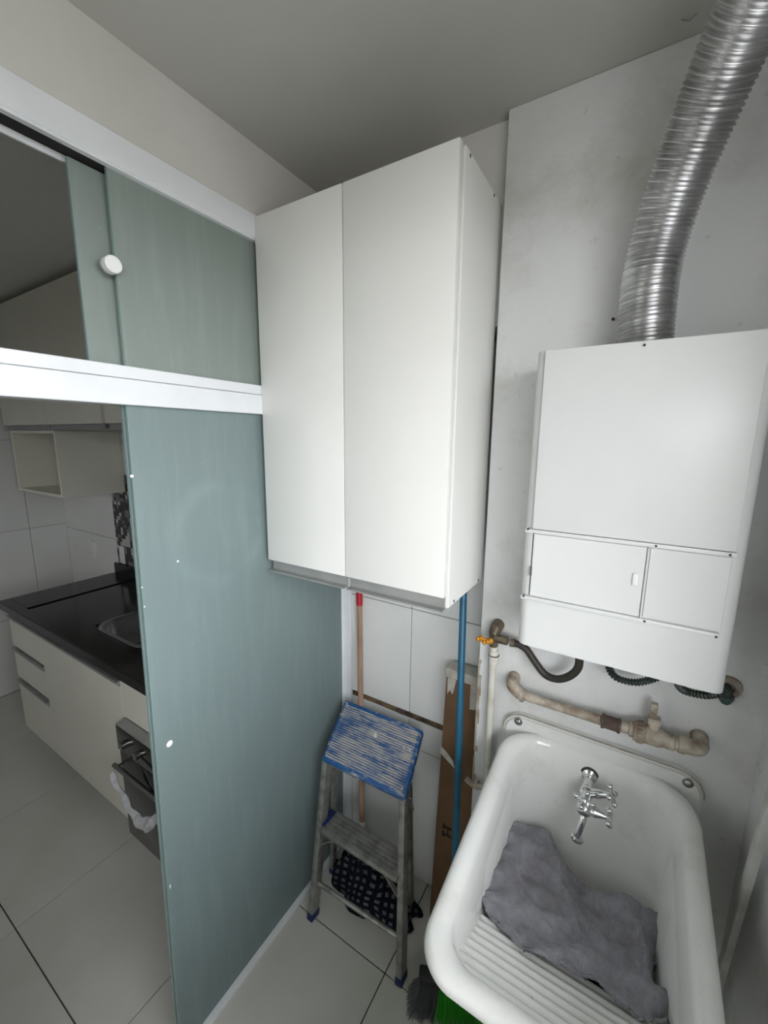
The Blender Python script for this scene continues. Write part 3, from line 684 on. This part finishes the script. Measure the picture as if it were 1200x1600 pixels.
def corr_hose(name, label, path, r):
    c_ = catmull(path, 10); ln = [0]
    for a, b in zip(c_, c_[1:]): ln.append(ln[-1]+(b-a).length)
    n_ = int(ln[-1]/0.0016); P = []; R_ = []; j_ = 0
    for i in range(n_+1):
        s = ln[-1]*i/n_
        while j_ < len(ln)-2 and ln[j_+1] < s: j_ += 1
        P.append(c_[j_].lerp(c_[j_+1], (s-ln[j_])/max(1e-9, ln[j_+1]-ln[j_]))); R_.append(r+0.0016*math.cos(2*math.pi*s/0.0064))
    tag(MB().tube(P, R_, 16).build(name, M['hose_green'], smooth=60), label, 'hose')
corr_hose('corrugated_hose', 'dark corrugated steel hose looping under the middle of the heater', [(-0.02,1.03,1.307),(-0.012,1.03,1.245),aY(1.03,962,1058),aY(1.03,990,1066),aY(1.03,1016,1062),(0.10,1.035,1.262),(0.105,1.03,1.307)], 0.0075)
corr_hose('corrugated_hose', 'dark corrugated steel hose running to the wall socket beside the heater', [(0.125,1.0,1.307),(0.118,1.005,1.265),aY(1.03,1068,1078),aY(1.04,1100,1086),aY(1.055,1122,1083),(0.200,1.07,1.232)], 0.0075)
pf = aY(1.085, 1137, 1078)
fl = empty('wall_pipe_socket', (pf.x, 1.085, pf.z-0.02), 'greenish pipe socket in a chipped hole at lower right of heater', 'pipe fitting')
MB().lathe([(0.026,0),(0.024,0.006),(0.012,0.007),(0.011,0.002)], (pf.x, YS, pf.z+0.006), (0,-1,0), 18).build('hole_rim', M['stone_edge'], fl)
MB().tube([(pf.x-0.005,1.088,pf.z+0.004),(pf.x-0.006,1.062,pf.z)], 0.0125, 8).build('socket_nut', M['hose_green'], fl)
MB().tube([(pf.x+0.004,1.085,pf.z-0.014),(pf.x-0.006,1.066,pf.z-0.016)], 0.011, 8).build('verdigris_nut', M['teal'], fl)
# small fixings in wall and ceiling
q = aY(YS, 958, 499)
tag(MB().lathe([(0.0032,0),(0.0032,0.004),(0.0015,0.005)], (q.x, YS, q.z), (0,-1,0), 10).build('wall_screw', M['black_plastic']), 'tiny dark screw in the wall left of the exhaust duct', 'screw')
q = aZ(ZC, 1078, 25)
tag(MB().tube([(q.x-0.012,q.y,ZC-0.001),(q.x,q.y-0.004,ZC-0.010),(q.x+0.010,q.y,ZC-0.001)], 0.0010, 8).build('ceiling_hook', M['alu']), 'tiny hook on the ceiling beside the exhaust duct', 'hook')

# ------------------------------------------------------------------ laundry sink
SX0, SX1, SY0, SY1 = -0.246, 0.197, 0.500, 1.078
ls = empty('laundry_sink', (-0.025, 0.80, 0.50), 'white porcelain laundry sink with washboard, mounted on the heater wall', 'sink')
def rimz(y): return 0.900 + 0.074*smooth01((y-0.86)/0.19)
NS = 12
def ring(dx0, dx1, dy0, dy1, r, zf, bow=0.0):
    pts_ = []
    for (x, y) in rrect(SX0+dx0, SX1-dx1, SY0+dy0, SY1-dy1, r, NS):
        xc = (x-(SX0+SX1)/2)/((SX1-SX0)/2)
        f = max(0, 1-(y-SY0)/0.12)
        y2 = y - bow*max(0, 1-xc*xc)*f
        pts_.append(Vector((x, y2, zf(x, y2))))
    return pts_
R = []
def add(dx, dyf, dyb, r, zf, bow=0.012): R.append(ring(dx, dx, dyf, dyb, r, zf, bow))
add(0.120, 0.30, 0.02, [0.06,0.06,0.05,0.05], lambda x,y: 0.575, 0)
add(0.098, 0.285, 0.012, [0.07,0.07,0.06,0.06], lambda x,y: 0.63, 0)
add(0.066, 0.240, 0.006, [0.06,0.06,0.08,0.08], lambda x,y: 0.735, 0)
add(0.050, 0.085, 0.002, [0.070,0.070,0.09,0.09], lambda x,y: rimz(y)-0.075, 0)
add(0.026, 0.030, 0.0, [0.072,0.072,0.10,0.10], lambda x,y: rimz(y)-0.038)
add(0.006, 0.007, 0.0, [0.070,0.070,0.10,0.10], lambda x,y: rimz(y)-0.030)
add(0.0, 0.0, 0.0, [0.070,0.070,0.10,0.10], lambda x,y: rimz(y)-0.018)
add(0.003, 0.003, 0.003, [0.070,0.070,0.10,0.10], lambda x,y: rimz(y)-0.006)
add(0.011, 0.011, 0.006, [0.067,0.067,0.10,0.10], lambda x,y: rimz(y))
add(0.024, 0.026, 0.010, [0.062,0.062,0.10,0.10], lambda x,y: rimz(y)-0.001)
add(0.034, 0.038, 0.014, [0.058,0.058,0.10,0.10], lambda x,y: rimz(y)-0.006)
add(0.041, 0.047, 0.019, [0.056,0.056,0.10,0.10], lambda x,y: rimz(y)-0.020)
add(0.048, 0.056, 0.026, [0.054,0.054,0.098,0.098], lambda x,y: rimz(y)-0.055, 0.008)
add(0.058, 0.214, 0.046, [0.050,0.050,0.090,0.090], lambda x,y: 0.768, 0.0)
add(0.070, 0.235, 0.075, [0.045,0.045,0.08,0.08], lambda x,y: 0.68, 0.0)
add(0.090, 0.255, 0.105, [0.04,0.04,0.07,0.07], lambda x,y: 0.640, 0.0)
add(0.130, 0.290, 0.16, [0.03,0.03,0.05,0.05], lambda x,y: 0.630, 0.0)
n = len(R[0]); sv = [p for rg in R for p in rg]; sf = []
for i in range(len(R)-1):
    for k in range(n): sf.append((i*n+k, i*n+(k+1) % n, (i+1)*n+(k+1) % n, (i+1)*n+k))
sf.append(tuple(reversed(range(n)))); sf.append(tuple(range((len(R)-1)*n, len(R)*n)))
MB().add(sv, sf).build('basin', M['porcelain'], ls, smooth=70)
# flange plate against the wall
fp = rrect(-0.252, 0.204, 0.765, 1.012, [0.03,0.03,0.055,0.055], 8)
b = bmesh.new(); bv = [b.verts.new((x, YS-0.001, z)) for x, z in fp]; f0 = b.faces.new(bv)
ex = bmesh.ops.extrude_face_region(b, geom=[f0]); ev = [g for g in ex['geom'] if isinstance(g, bmesh.types.BMVert)]
for v_ in ev: v_.co.y -= 0.020
bmesh.ops.bevel(b, geom=[e for e in b.edges if all(v_ in ev for v_ in e.verts)], offset=0.008, segments=3, affect='EDGES')
MB().bm(b).build('wall_flange', M['porcelain'], ls, smooth=50)
gs = MB(); pth = [Vector((x, YS-0.0195 + 0.001*noise.noise((x*40, z*40, 1)), z+0.0015)) for x, z in fp if z > 0.86]
gs.tube(pth, [0.0016 + 0.0012*noise.noise((p.x*60, p.z*60, 7)) for p in pth], 6)
gs.build('grimy_seam', M['stone_edge'], ls)
# washboard
def board_z(y): return 0.862 - (y-0.535)*0.47
wb = MB(); prof = []; nb = 8.0; ya, yb_ = 0.548, 0.704
prof.append((0.551, board_z(0.551)-0.010)); prof.append((0.542, board_z(0.542)-0.002))
K = 96
for i in range(K+1):
    y = ya + (yb_-ya)*i/K
    prof.append((y, board_z(y) + 0.0105*(abs(math.cos(math.pi*nb*i/K))**0.8) - 0.006))
prof += [(yb_+0.008, board_z(yb_)-0.008), (yb_+0.0105, board_z(yb_)-0.018), (yb_+0.004, board_z(yb_)-0.020)]
wb.prism(prof, 0, -0.2015, 0.1525); wb.build('washboard', M['porcelain'], ls, smooth=40)
for px, py in ((810,1127),(1075,1223)):
    q = aY(YS-0.021, px, py)
    MB().lathe([(0.011,-0.002),(0.011,0.002),(0.0085,0.0025),(0.008,0.006),(0.005,0.008),(0.001,0.0085)], (q.x, YS-0.021, q.z), (0,-1,0), 20).build('mounting_bolt', M['steel'], ls)
# tap
tp = empty('laundry_tap', (-0.026, 1.0, 0.85), 'old chrome double tap with cross handles over the laundry sink', 'tap')
bw = aY(1.056, 921, 1211); b1 = aY(1.010, 917, 1238); b2 = aY(0.965, 913, 1263)
MB().lathe([(0.0215,-0.004),(0.0215,0.002),(0.019,0.003)], bw, (0,-1,0), 24).build('rubber_ring', M['black_plastic'], tp)
MB().lathe([(0.0185,0.0),(0.0175,0.006),(0.011,0.010),(0.0105,0.016)], bw, (0,-1,0), 24).build('wall_flange', M['chrome'], tp)
MB().tube([bw, b1, b2], [0.0105,0.0125,0.0135], 16).ball(b1, 0.0170, 16, 10).ball(b2, 0.0180, 16, 10).build('tap_body', M['chrome'], tp)
s_end = aY(0.945, 902, 1309)
MB().tube(catmull([b2+Vector((0,-0.004,-0.008)), b2+Vector((-0.001,-0.012,-0.022)), s_end+Vector((0,0,0.012)), s_end], 5), 0.0082, 14).lathe([(0.0085,0.006),(0.0135,0.003),(0.0145,-0.002),(0.0125,-0.005),(0.008,-0.005)], s_end, (0,0,1), 20).build('spout', M['chrome'], tp)
def cross(c_, ax, r_, roll):
    ax = Vector(ax).normalized(); u = ax.orthogonal().normalized(); w = ax.cross(u); h = MB()
    h.lathe([(0.004,-0.006),(0.0075,-0.004),(0.0080,0.003),(0.0045,0.007),(0.001,0.008)], c_, ax, 16)
    for k in range(4):
        a = roll + k*math.pi/2; d = u*math.cos(a)+w*math.sin(a)
        h.tube([Vector(c_), Vector(c_)+d*r_], [0.0050,0.0038], 10); h.ball(Vector(c_)+d*r_, 0.0066, 12, 8)
    return h
c1 = aY(1.000, 957, 1243); c2 = aY(0.962, 952, 1278); c3 = aY(0.968, 913, 1250)
for src, dst, rl in ((b1, c1, 0.35), (b2, c2, 0.75)):
    src = src.copy(); d = (dst-src)
    MB().tube([src+d*0.12, src+d*0.38, src+d*0.42, src+d*0.80, src+d*0.98], [0.0105,0.0105,0.0115,0.0065,0.005], 16).build('valve_bonnet', M['chrome'], tp)
    cross(dst, d, 0.018, rl).build('cross_handle', M['chrome'], tp)
mid = (b1+b2)/2
MB().tube([mid, c3], [0.010,0.006], 14).build('valve_bonnet', M['chrome'], tp)
cross(c3, (-0.15,-0.35,1), 0.0185, 0.5).build('cross_handle', M['chrome'], tp)

# grey rag lying over washboard and bowl
def zz(x, y): return (640+x*0.46667, 1100+y*0.46667)
rows = [   # back edge to front edge: (x, y in the close view, height)
 [(322,412,.758),(352,404,.768),(462,436,.755),(530,560,.735),(610,618,.728),(730,660,.735),(858,735,.745)],
 [(300,500,.765),(370,490,.775),(490,520,.752),(560,640,.735),(650,690,.732),(750,730,.735),(872,790,.740)],
 [(270,575,.772),(370,570,.785),(480,610,.765),(570,700,.752),(660,760,.745),(760,800,.738),(865,850,.725)],
 [(243,640,.780),(350,660,.792),(450,690,.785),(560,770,.775),(660,830,.765),(750,860,.745),(815,905,.725)],
 [(248,690,.785),(340,730,.800),(440,770,.802),(550,830,.798),(640,880,.790),(740,915,.775),(835,955,.750)],
 [(285,735,.792),(350,795,.808),(425,845,.820),(550,885,.818),(650,950,.822),(760,1005,.812),(880,1010,.785)],
 [(300,752,.790),(362,808,.803),(430,856,.812),(560,900,.811),(660,968,.816),(780,1040,.818),(862,1062,.800)],
]
G = [[aZ(z, *zz(x, y)) for x, y, z in rw_] for rw_ in rows]
def dense(seq, n): return catmull(seq, n)
G2 = [dense(rw_, 14) for rw_ in G]
cols = [dense([G2[i][j] for i in range(len(G2))], 14) for j in range(len(G2[0]))]
nu, nv = len(cols), len(cols[0]); rv = []
for j in range(nu):
    for i in range(nv):
        p = cols[j][i].copy(); u = j/(nu-1); v = i/(nv-1)
        fl_ = noise.noise((p.x*7, p.y*7, 4))
        def fold(t_, k_): return (1-abs(math.sin(t_)))**k_
        wr = 0.017*noise.noise((p.x*11+p.y*8, p.y*20-p.x*15, 1.0))
        wr += 0.022*fold((v*1.0+u*0.50)*8.0 + 3.0*fl_, 2.2)*smooth01(0.35+noise.noise((u*3, v*3, 8)))
        wr += 0.018*fold((u*1.0-v*0.30)*9.0 + 2.5*fl_, 2.5)*smooth01(0.25+noise.noise((u*4+3, v*3, 2)))
        wr += 0.006*noise.noise((p.x*38+p.y*20, p.y*46, 6)) + 0.0025*noise.noise((p.x*90, p.y*90, 2))
        edge = min(u, 1-u, v, 1-v)
        if u > 0.72: wr += 0.012*(u-0.72)/0.28*math.sin(v*22+u*10)
        p.z += wr + 0.004
        if edge < 0.012:
            p.x += 0.005*noise.noise((u*60, v*60, 3)); p.y += 0.005*noise.noise((u*60, v*60, 6))
        if 0.535 < p.y < 0.70: p.z = max(p.z, board_z(p.y)+0.0060)
        rv.append(p)
rag = tag(MB().add(rv, [(j*nv+i, (j+1)*nv+i, (j+1)*nv+i+1, j*nv+i+1) for j in range(nu-1) for i in range(nv-1)]).build('cleaning_rag', M['rag'], smooth=80), 'crumpled grey cleaning rag lying in the laundry sink', 'cloth')
sm = rag.modifiers.new('thickness', 'SOLIDIFY'); sm.thickness = 0.004; sm.offset = -1
# navy cloth bunched underneath
nb_ = MB(); nvv = []; ni, nj = 40, 24
for i in range(ni+1):
    for j in range(nj+1):
        u, v = i/ni, j/nj
        x = -0.186 + 0.330*u; y = 0.728 + 0.205*v
        e = min(u, 1-u, v, 1-v)
        z = 0.640 + 0.055*smooth01(e*5) + 0.014*noise.noise((x*18, y*18, 9)) + (0.055*smooth01((0.16-u)/0.16) if v < 0.6 else 0)
        nvv.append((x, y, z))
nb_.add(nvv, [(i*(nj+1)+j, (i+1)*(nj+1)+j, (i+1)*(nj+1)+j+1, i*(nj+1)+j+1) for i in range(ni) for j in range(nj)])
nc = tag(nb_.build('navy_cloth', M['navy'], smooth=80), 'dark navy cloth showing under the edges of the grey rag', 'cloth')
nc.modifiers.new('thickness', 'SOLIDIFY').thickness = 0.005

# ------------------------------------------------------------------ step ladder
sl = empty('step_ladder', (-0.69, 1.03, 0), 'small scuffed aluminium step ladder with worn blue top', 'ladder')
FL, FR = Vector((-0.866,0.932,0.0)), Vector((-0.496,0.945,0.0))
TL, TR_ = Vector((-0.862,1.030,0.615)), Vector((-0.545,1.036,0.615))
BL, BR = Vector((-0.905,1.100,0.0)), Vector((-0.566,1.145,0.0))
HL, HR = Vector((-0.868,1.075,0.600)), Vector((-0.556,1.085,0.600))
def leg(a, b, w, d):
    m_ = MB(); ax = (b-a).normalized(); a2 = a+ax*0.018
    m_.bar(a2, b, d, w, up=(1,0,0), bev=0.002); m_.build('leg', M['ladder_alu'], sl)
    MB().bar(a, a+ax*0.026, d+0.004, w+0.004, up=(1,0,0), bev=0.003).build('foot_cap', M['blue_plastic'], sl)
leg(FL, TL, 0.022, 0.040); leg(FR, TR_, 0.022, 0.040); leg(BL, HL, 0.016, 0.026); leg(BR, HR, 0.016, 0.026)
def on(a, b, z): t = (z-a.z)/(b.z-a.z); return a.lerp(b, t)
# middle tread
a, b_ = on(FL, TL, 0.355), on(FR, TR_, 0.345)
tdir = (b_-a).normalized()
tr_m = MB(); tr_m.bar(a+Vector((0.010,0.02,0)), b_+Vector((-0.010,0.02,0)), 0.095, 0.018, up=(0,0,1), bev=0.002)
for k in range(5): tr_m.bar(a+Vector((0.012,-0.012+k*0.016,0.010)), b_+Vector((-0.012,-0.012+k*0.016,0.010)), 0.004, 0.003)
tr_m.build('tread', M['ladder_alu'], sl)
MB().box((a.x-0.004,a.y-0.012,a.z-0.012),(a.x+0.022,a.y+0.06,a.z+0.014), 0.003, 2).build('tread_bracket', M['blue_plastic'], sl)
for s_, e_ in ((on(FL,TL,0.28), a+tdir*0.075+Vector((0,-0.01,-0.008))), (on(FR,TR_,0.255), b_-tdir*0.075+Vector((0,-0.01,-0.008)))):
    MB().bar(s_, e_, 0.005, 0.014, up=(0,1,0)).build('brace', M['ladder_alu'], sl)
MB().tube([on(FL,TL,0.135), on(FR,TR_,0.135)], 0.0085, 12).build('cross_bar', M['ladder_alu'], sl)
MB().bar(TR_+Vector((0.014,0.01,-0.02)), on(BR,HR,0.50)+Vector((0.012,0,0)), 0.004, 0.012, up=(1,0,0)).build('folding_link', M['ladder_alu'], sl)
MB().bar(TL+Vector((-0.014,0.01,-0.02)), on(BL,HL,0.50)+Vector((-0.012,0,0)), 0.004, 0.012, up=(1,0,0)).build('folding_link', M['ladder_alu'], sl)
# ribbed blue top, tipped up at the back
c00 = aZ(0.628, 501, 1186); c10 = aZ(0.628, 631, 1250); c01 = aZ(0.745, 538, 1093); c11 = aZ(0.745, 661, 1139)
ex_ = (c10-c00).normalized(); ey_ = ((c01+c11)/2-(c00+c10)/2); D_ = ey_.length; ey_.normalize(); ez_ = ex_.cross(ey_).normalized()
W_ = (c10-c00).length*0.5 + (c11-c01).length*0.5; o_ = ((c00+c10)/2 - ex_*W_/2)
Mt = Matrix(((ex_.x,ey_.x,ez_.x,o_.x),(ex_.y,ey_.y,ez_.y,o_.y),(ex_.z,ey_.z,ez_.z,o_.z),(0,0,0,1)))
tpm = MB().box((0,0,-0.034),(W_,D_,-0.003), 0.006, 3, Mt)
tpo = tpm.build('top_step', M['blue_worn'], sl)
rb = MB(); k = 0; nrib = 24
for k in range(nrib):
    yy = 0.018 + (D_-0.036)*k/(nrib-1)
    rb.box((0.012, yy-0.0028, -0.004), (W_-0.012, yy+0.0028, 0.0), 0.001, 1, Mt)
rb.build('grip_ribs', M['blue_rib'], tpo)
for (u, v) in ((0.04,0.12),(0.04,0.80),(0.95,0.12),(0.95,0.85)):
    pc = Mt @ Vector((W_*u, D_*v, -0.003)); MB().lathe([(0.006,0),(0.005,0.003),(0.001,0.004)], pc, ez_, 12).build('rivet', M['ladder_alu'], tpo)

# ------------------------------------------------------------------ mop, checked cloth, broom, cardboard, batten
ma, mb_ = Vector((-0.760,1.106,0.045)), Vector((-0.878,1.252,1.235))
mp = empty('mop', (ma.x, ma.y, 0), 'wooden mop pole with red tip standing behind the step ladder', 'mop')
d = mb_-ma
MB().tube([ma+d*0.12, ma+d*0.92], 0.0105, 14).build('pole', M['pole_wood'], mp)
MB().tube([ma+d*0.905, ma+d*0.91, ma+d*0.995, mb_], [0.012,0.0125,0.0125,0.008], 14).build('grip', M['red'], mp)
MB().tube([ma, ma+d*0.20], 0.0125, 14).build('socket', M['plastic_white'], mp)
MB().box((ma.x-0.15,ma.y-0.016,0.008),(ma.x+0.15,ma.y+0.016,0.048), 0.008, 2).build('squeegee_head', M['black_plastic'], mp)
# checked cloth wrapped over the mop head
nr, ns = 26, 96; cv = []
for i in range(nr+1):
    v = i/nr
    for k in range(ns):
        a = 2*math.pi*k/ns
        fold = 0.07*math.sin(a*7 + 2.5*noise.noise((math.cos(a)*2, math.sin(a)*2, 0))) + 0.16*noise.noise((math.cos(a)*2.4, math.sin(a)*2.4, v*1.5))
        rr = v**0.75*(1 + fold*v)
        sx_ = 0.240 if math.cos(a) > 0 else 0.138
        x = -0.755 + sx_*rr*math.cos(a); y = 1.130 + 0.105*rr*math.sin(a)
        h = 0.135*(1-v**2.2) + 0.028*math.sin(a*7+1)*v*(1-v)*2 + 0.040*noise.noise((x*13, y*13, 5)) + 0.012*noise.noise((x*40, y*40, 2))
        hill = 0.62 + 0.55*smooth01(0.5 - math.cos(a)*0.9*v)
        cv.append((x, y, max(0.004, h*hill + 0.006)))
cf = [(i*ns+k, i*ns+(k+1) % ns, (i+1)*ns+(k+1) % ns, (i+1)*ns+k) for i in range(1, nr) for k in range(ns)]
cm_ = MB().add(cv, cf)
cc = cm_.build('checked_cloth', M['check'], smooth=80)
uvl = cc.data.uv_layers.new(name='UVMap')
for lp in cc.data.loops:
    i, k = divmod(lp.vertex_index, ns); co = cc.data.vertices[lp.vertex_index].co
    w_ = noise.noise_vector(co*14)*0.022
    uvl.data[lp.index].uv = ((co.x+0.35*co.y+w_.x)*1.05, (co.y + co.z*1.15 - 0.25*co.x + w_.y)*3.3)
tag(cc, 'crumpled navy checked cloth on the floor at the foot of the mop', 'cloth')
cc.modifiers.new('thickness', 'SOLIDIFY').thickness = 0.004

bm0, bm1 = Vector((-0.330,0.962,0.115)), Vector((-0.405,1.118,1.330))
bd = bm1-bm0
brm = empty('broom', (-0.34, 0.96, 0), 'blue-handled broom with green and grey bristles beneath the sink', 'broom')
MB().tube([bm0, bm1-bd*0.01, bm1], [0.0105,0.0105,0.006], 14).build('handle', M['blue_pole'], brm)
hx = Vector((0.92,0.39,0)).normalized(); hn = Vector((-hx.y, hx.x, 0)); hc = Vector((-0.345,0.958,0.115))
MB().bar(hc-hx*0.085, hc+hx*0.085, 0.042, 0.030, up=(0,0,1), bev=0.006).build('head_block', M['black_plastic'], brm)
MB().tube([hc, hc+bd*0.07], 0.016, 12).build('handle_socket', M['black_plastic'], brm)
rn = random.Random(11)
for nm, lo, hi, mt, cnt in (('bristles', -1.0, -0.30, 'bristle_grey', 520), ('bristles', -0.30, 1.0, 'bristle_green', 900)):
    bb = MB()
    for k in range(cnt):
        u = lo+(hi-lo)*rn.random(); w = rn.uniform(-1, 1)
        p0 = hc + hx*0.080*u + hn*0.017*w + Vector((0,0,-0.012))
        p2 = hc + hx*(0.118*u+rn.gauss(0,0.004)) + hn*(0.048*w+rn.gauss(0,0.004)); p2.z = 0.004+rn.random()*0.012
        p1 = (p0+p2)/2 + hx*0.008*u*-1 + Vector((rn.gauss(0,0.002), rn.gauss(0,0.002), 0))
        bb.tube([p0, p1, p2], [0.0011,0.0011,0.0008], 3, cap=False)
    tag(bb.build(nm, M[mt], brm, smooth=None), 'dense green broom bristles' if 'green' in mt else 'dense grey broom bristles', kind='stuff')

cb = empty('cardboard_box', (-0.425, 1.19, 0), 'tall narrow brown cardboard box leaning in the tiled recess', 'box')
lean = Matrix.Translation((-0.492, 1.148, 0.003)) @ Matrix.Rotation(math.radians(-2.3), 4, 'X') @ Matrix.Rotation(math.radians(0.9), 4, 'Y')
CW, CD, CH = 0.132, 0.062, 1.005
MB().box((0,0,0),(CW,CD,CH), 0.003, 2, lean).build('carton', M['card'], cb)
def ctape(pts_, name='tape'): MB().add([lean @ Vector(p) for p in pts_], [tuple(range(len(pts_)))]).build(name, M['tape'], cb, smooth=None)
e = -0.0012
tp_ = MB().box((-0.0015,e,CH-0.030),(CW+0.0015,CD+0.001,CH+0.0015), 0.001, 1, lean); tp_.build('tape', M['tape'], cb)
ctape([(0.006,e,CH-0.03),(0.036,e,CH-0.03),(0.030,e,CH-0.070),(0.026,e,CH-0.085),(0.016,e,CH-0.074),(0.008,e,CH-0.090)])
ctape([(0.085,e,CH-0.03),(CW,e,CH-0.03),(CW,e,CH-0.105),(0.088,e,CH-0.115)])
ctape([(-0.001,e,0.690),(0.055,e,0.655),(0.045,e,0.682),(0.02,e,0.705),(-0.001,e,0.716)])
ik = MB()
for lo, hi in (((0.030,0.385),(0.060,0.393)), ((0.030,0.415),(0.060,0.423)), ((0.044,0.393),(0.049,0.415)), ((0.026,0.379),(0.034,0.399)), ((0.026,0.409),(0.034,0.429)), ((0.064,0.389),(0.070,0.419))):
    ik.box((lo[0], e, lo[1]), (hi[0], 0.001, hi[1]), 0, 1, lean)
ik.build('printed_mark', M['ink'], cb, smooth=None)

ba, bb_ = Vector((0.258,1.070,0.0)), Vector((0.258,0.845,1.42))
wbn = empty('white_batten', ba, 'scuffed white batten leaning in the corner right of the laundry sink', 'batten')
MB().bar(ba, bb_, 0.013, 0.022, up=(0,1,0), bev=0.002).build('strip', M['batten'], wbn)
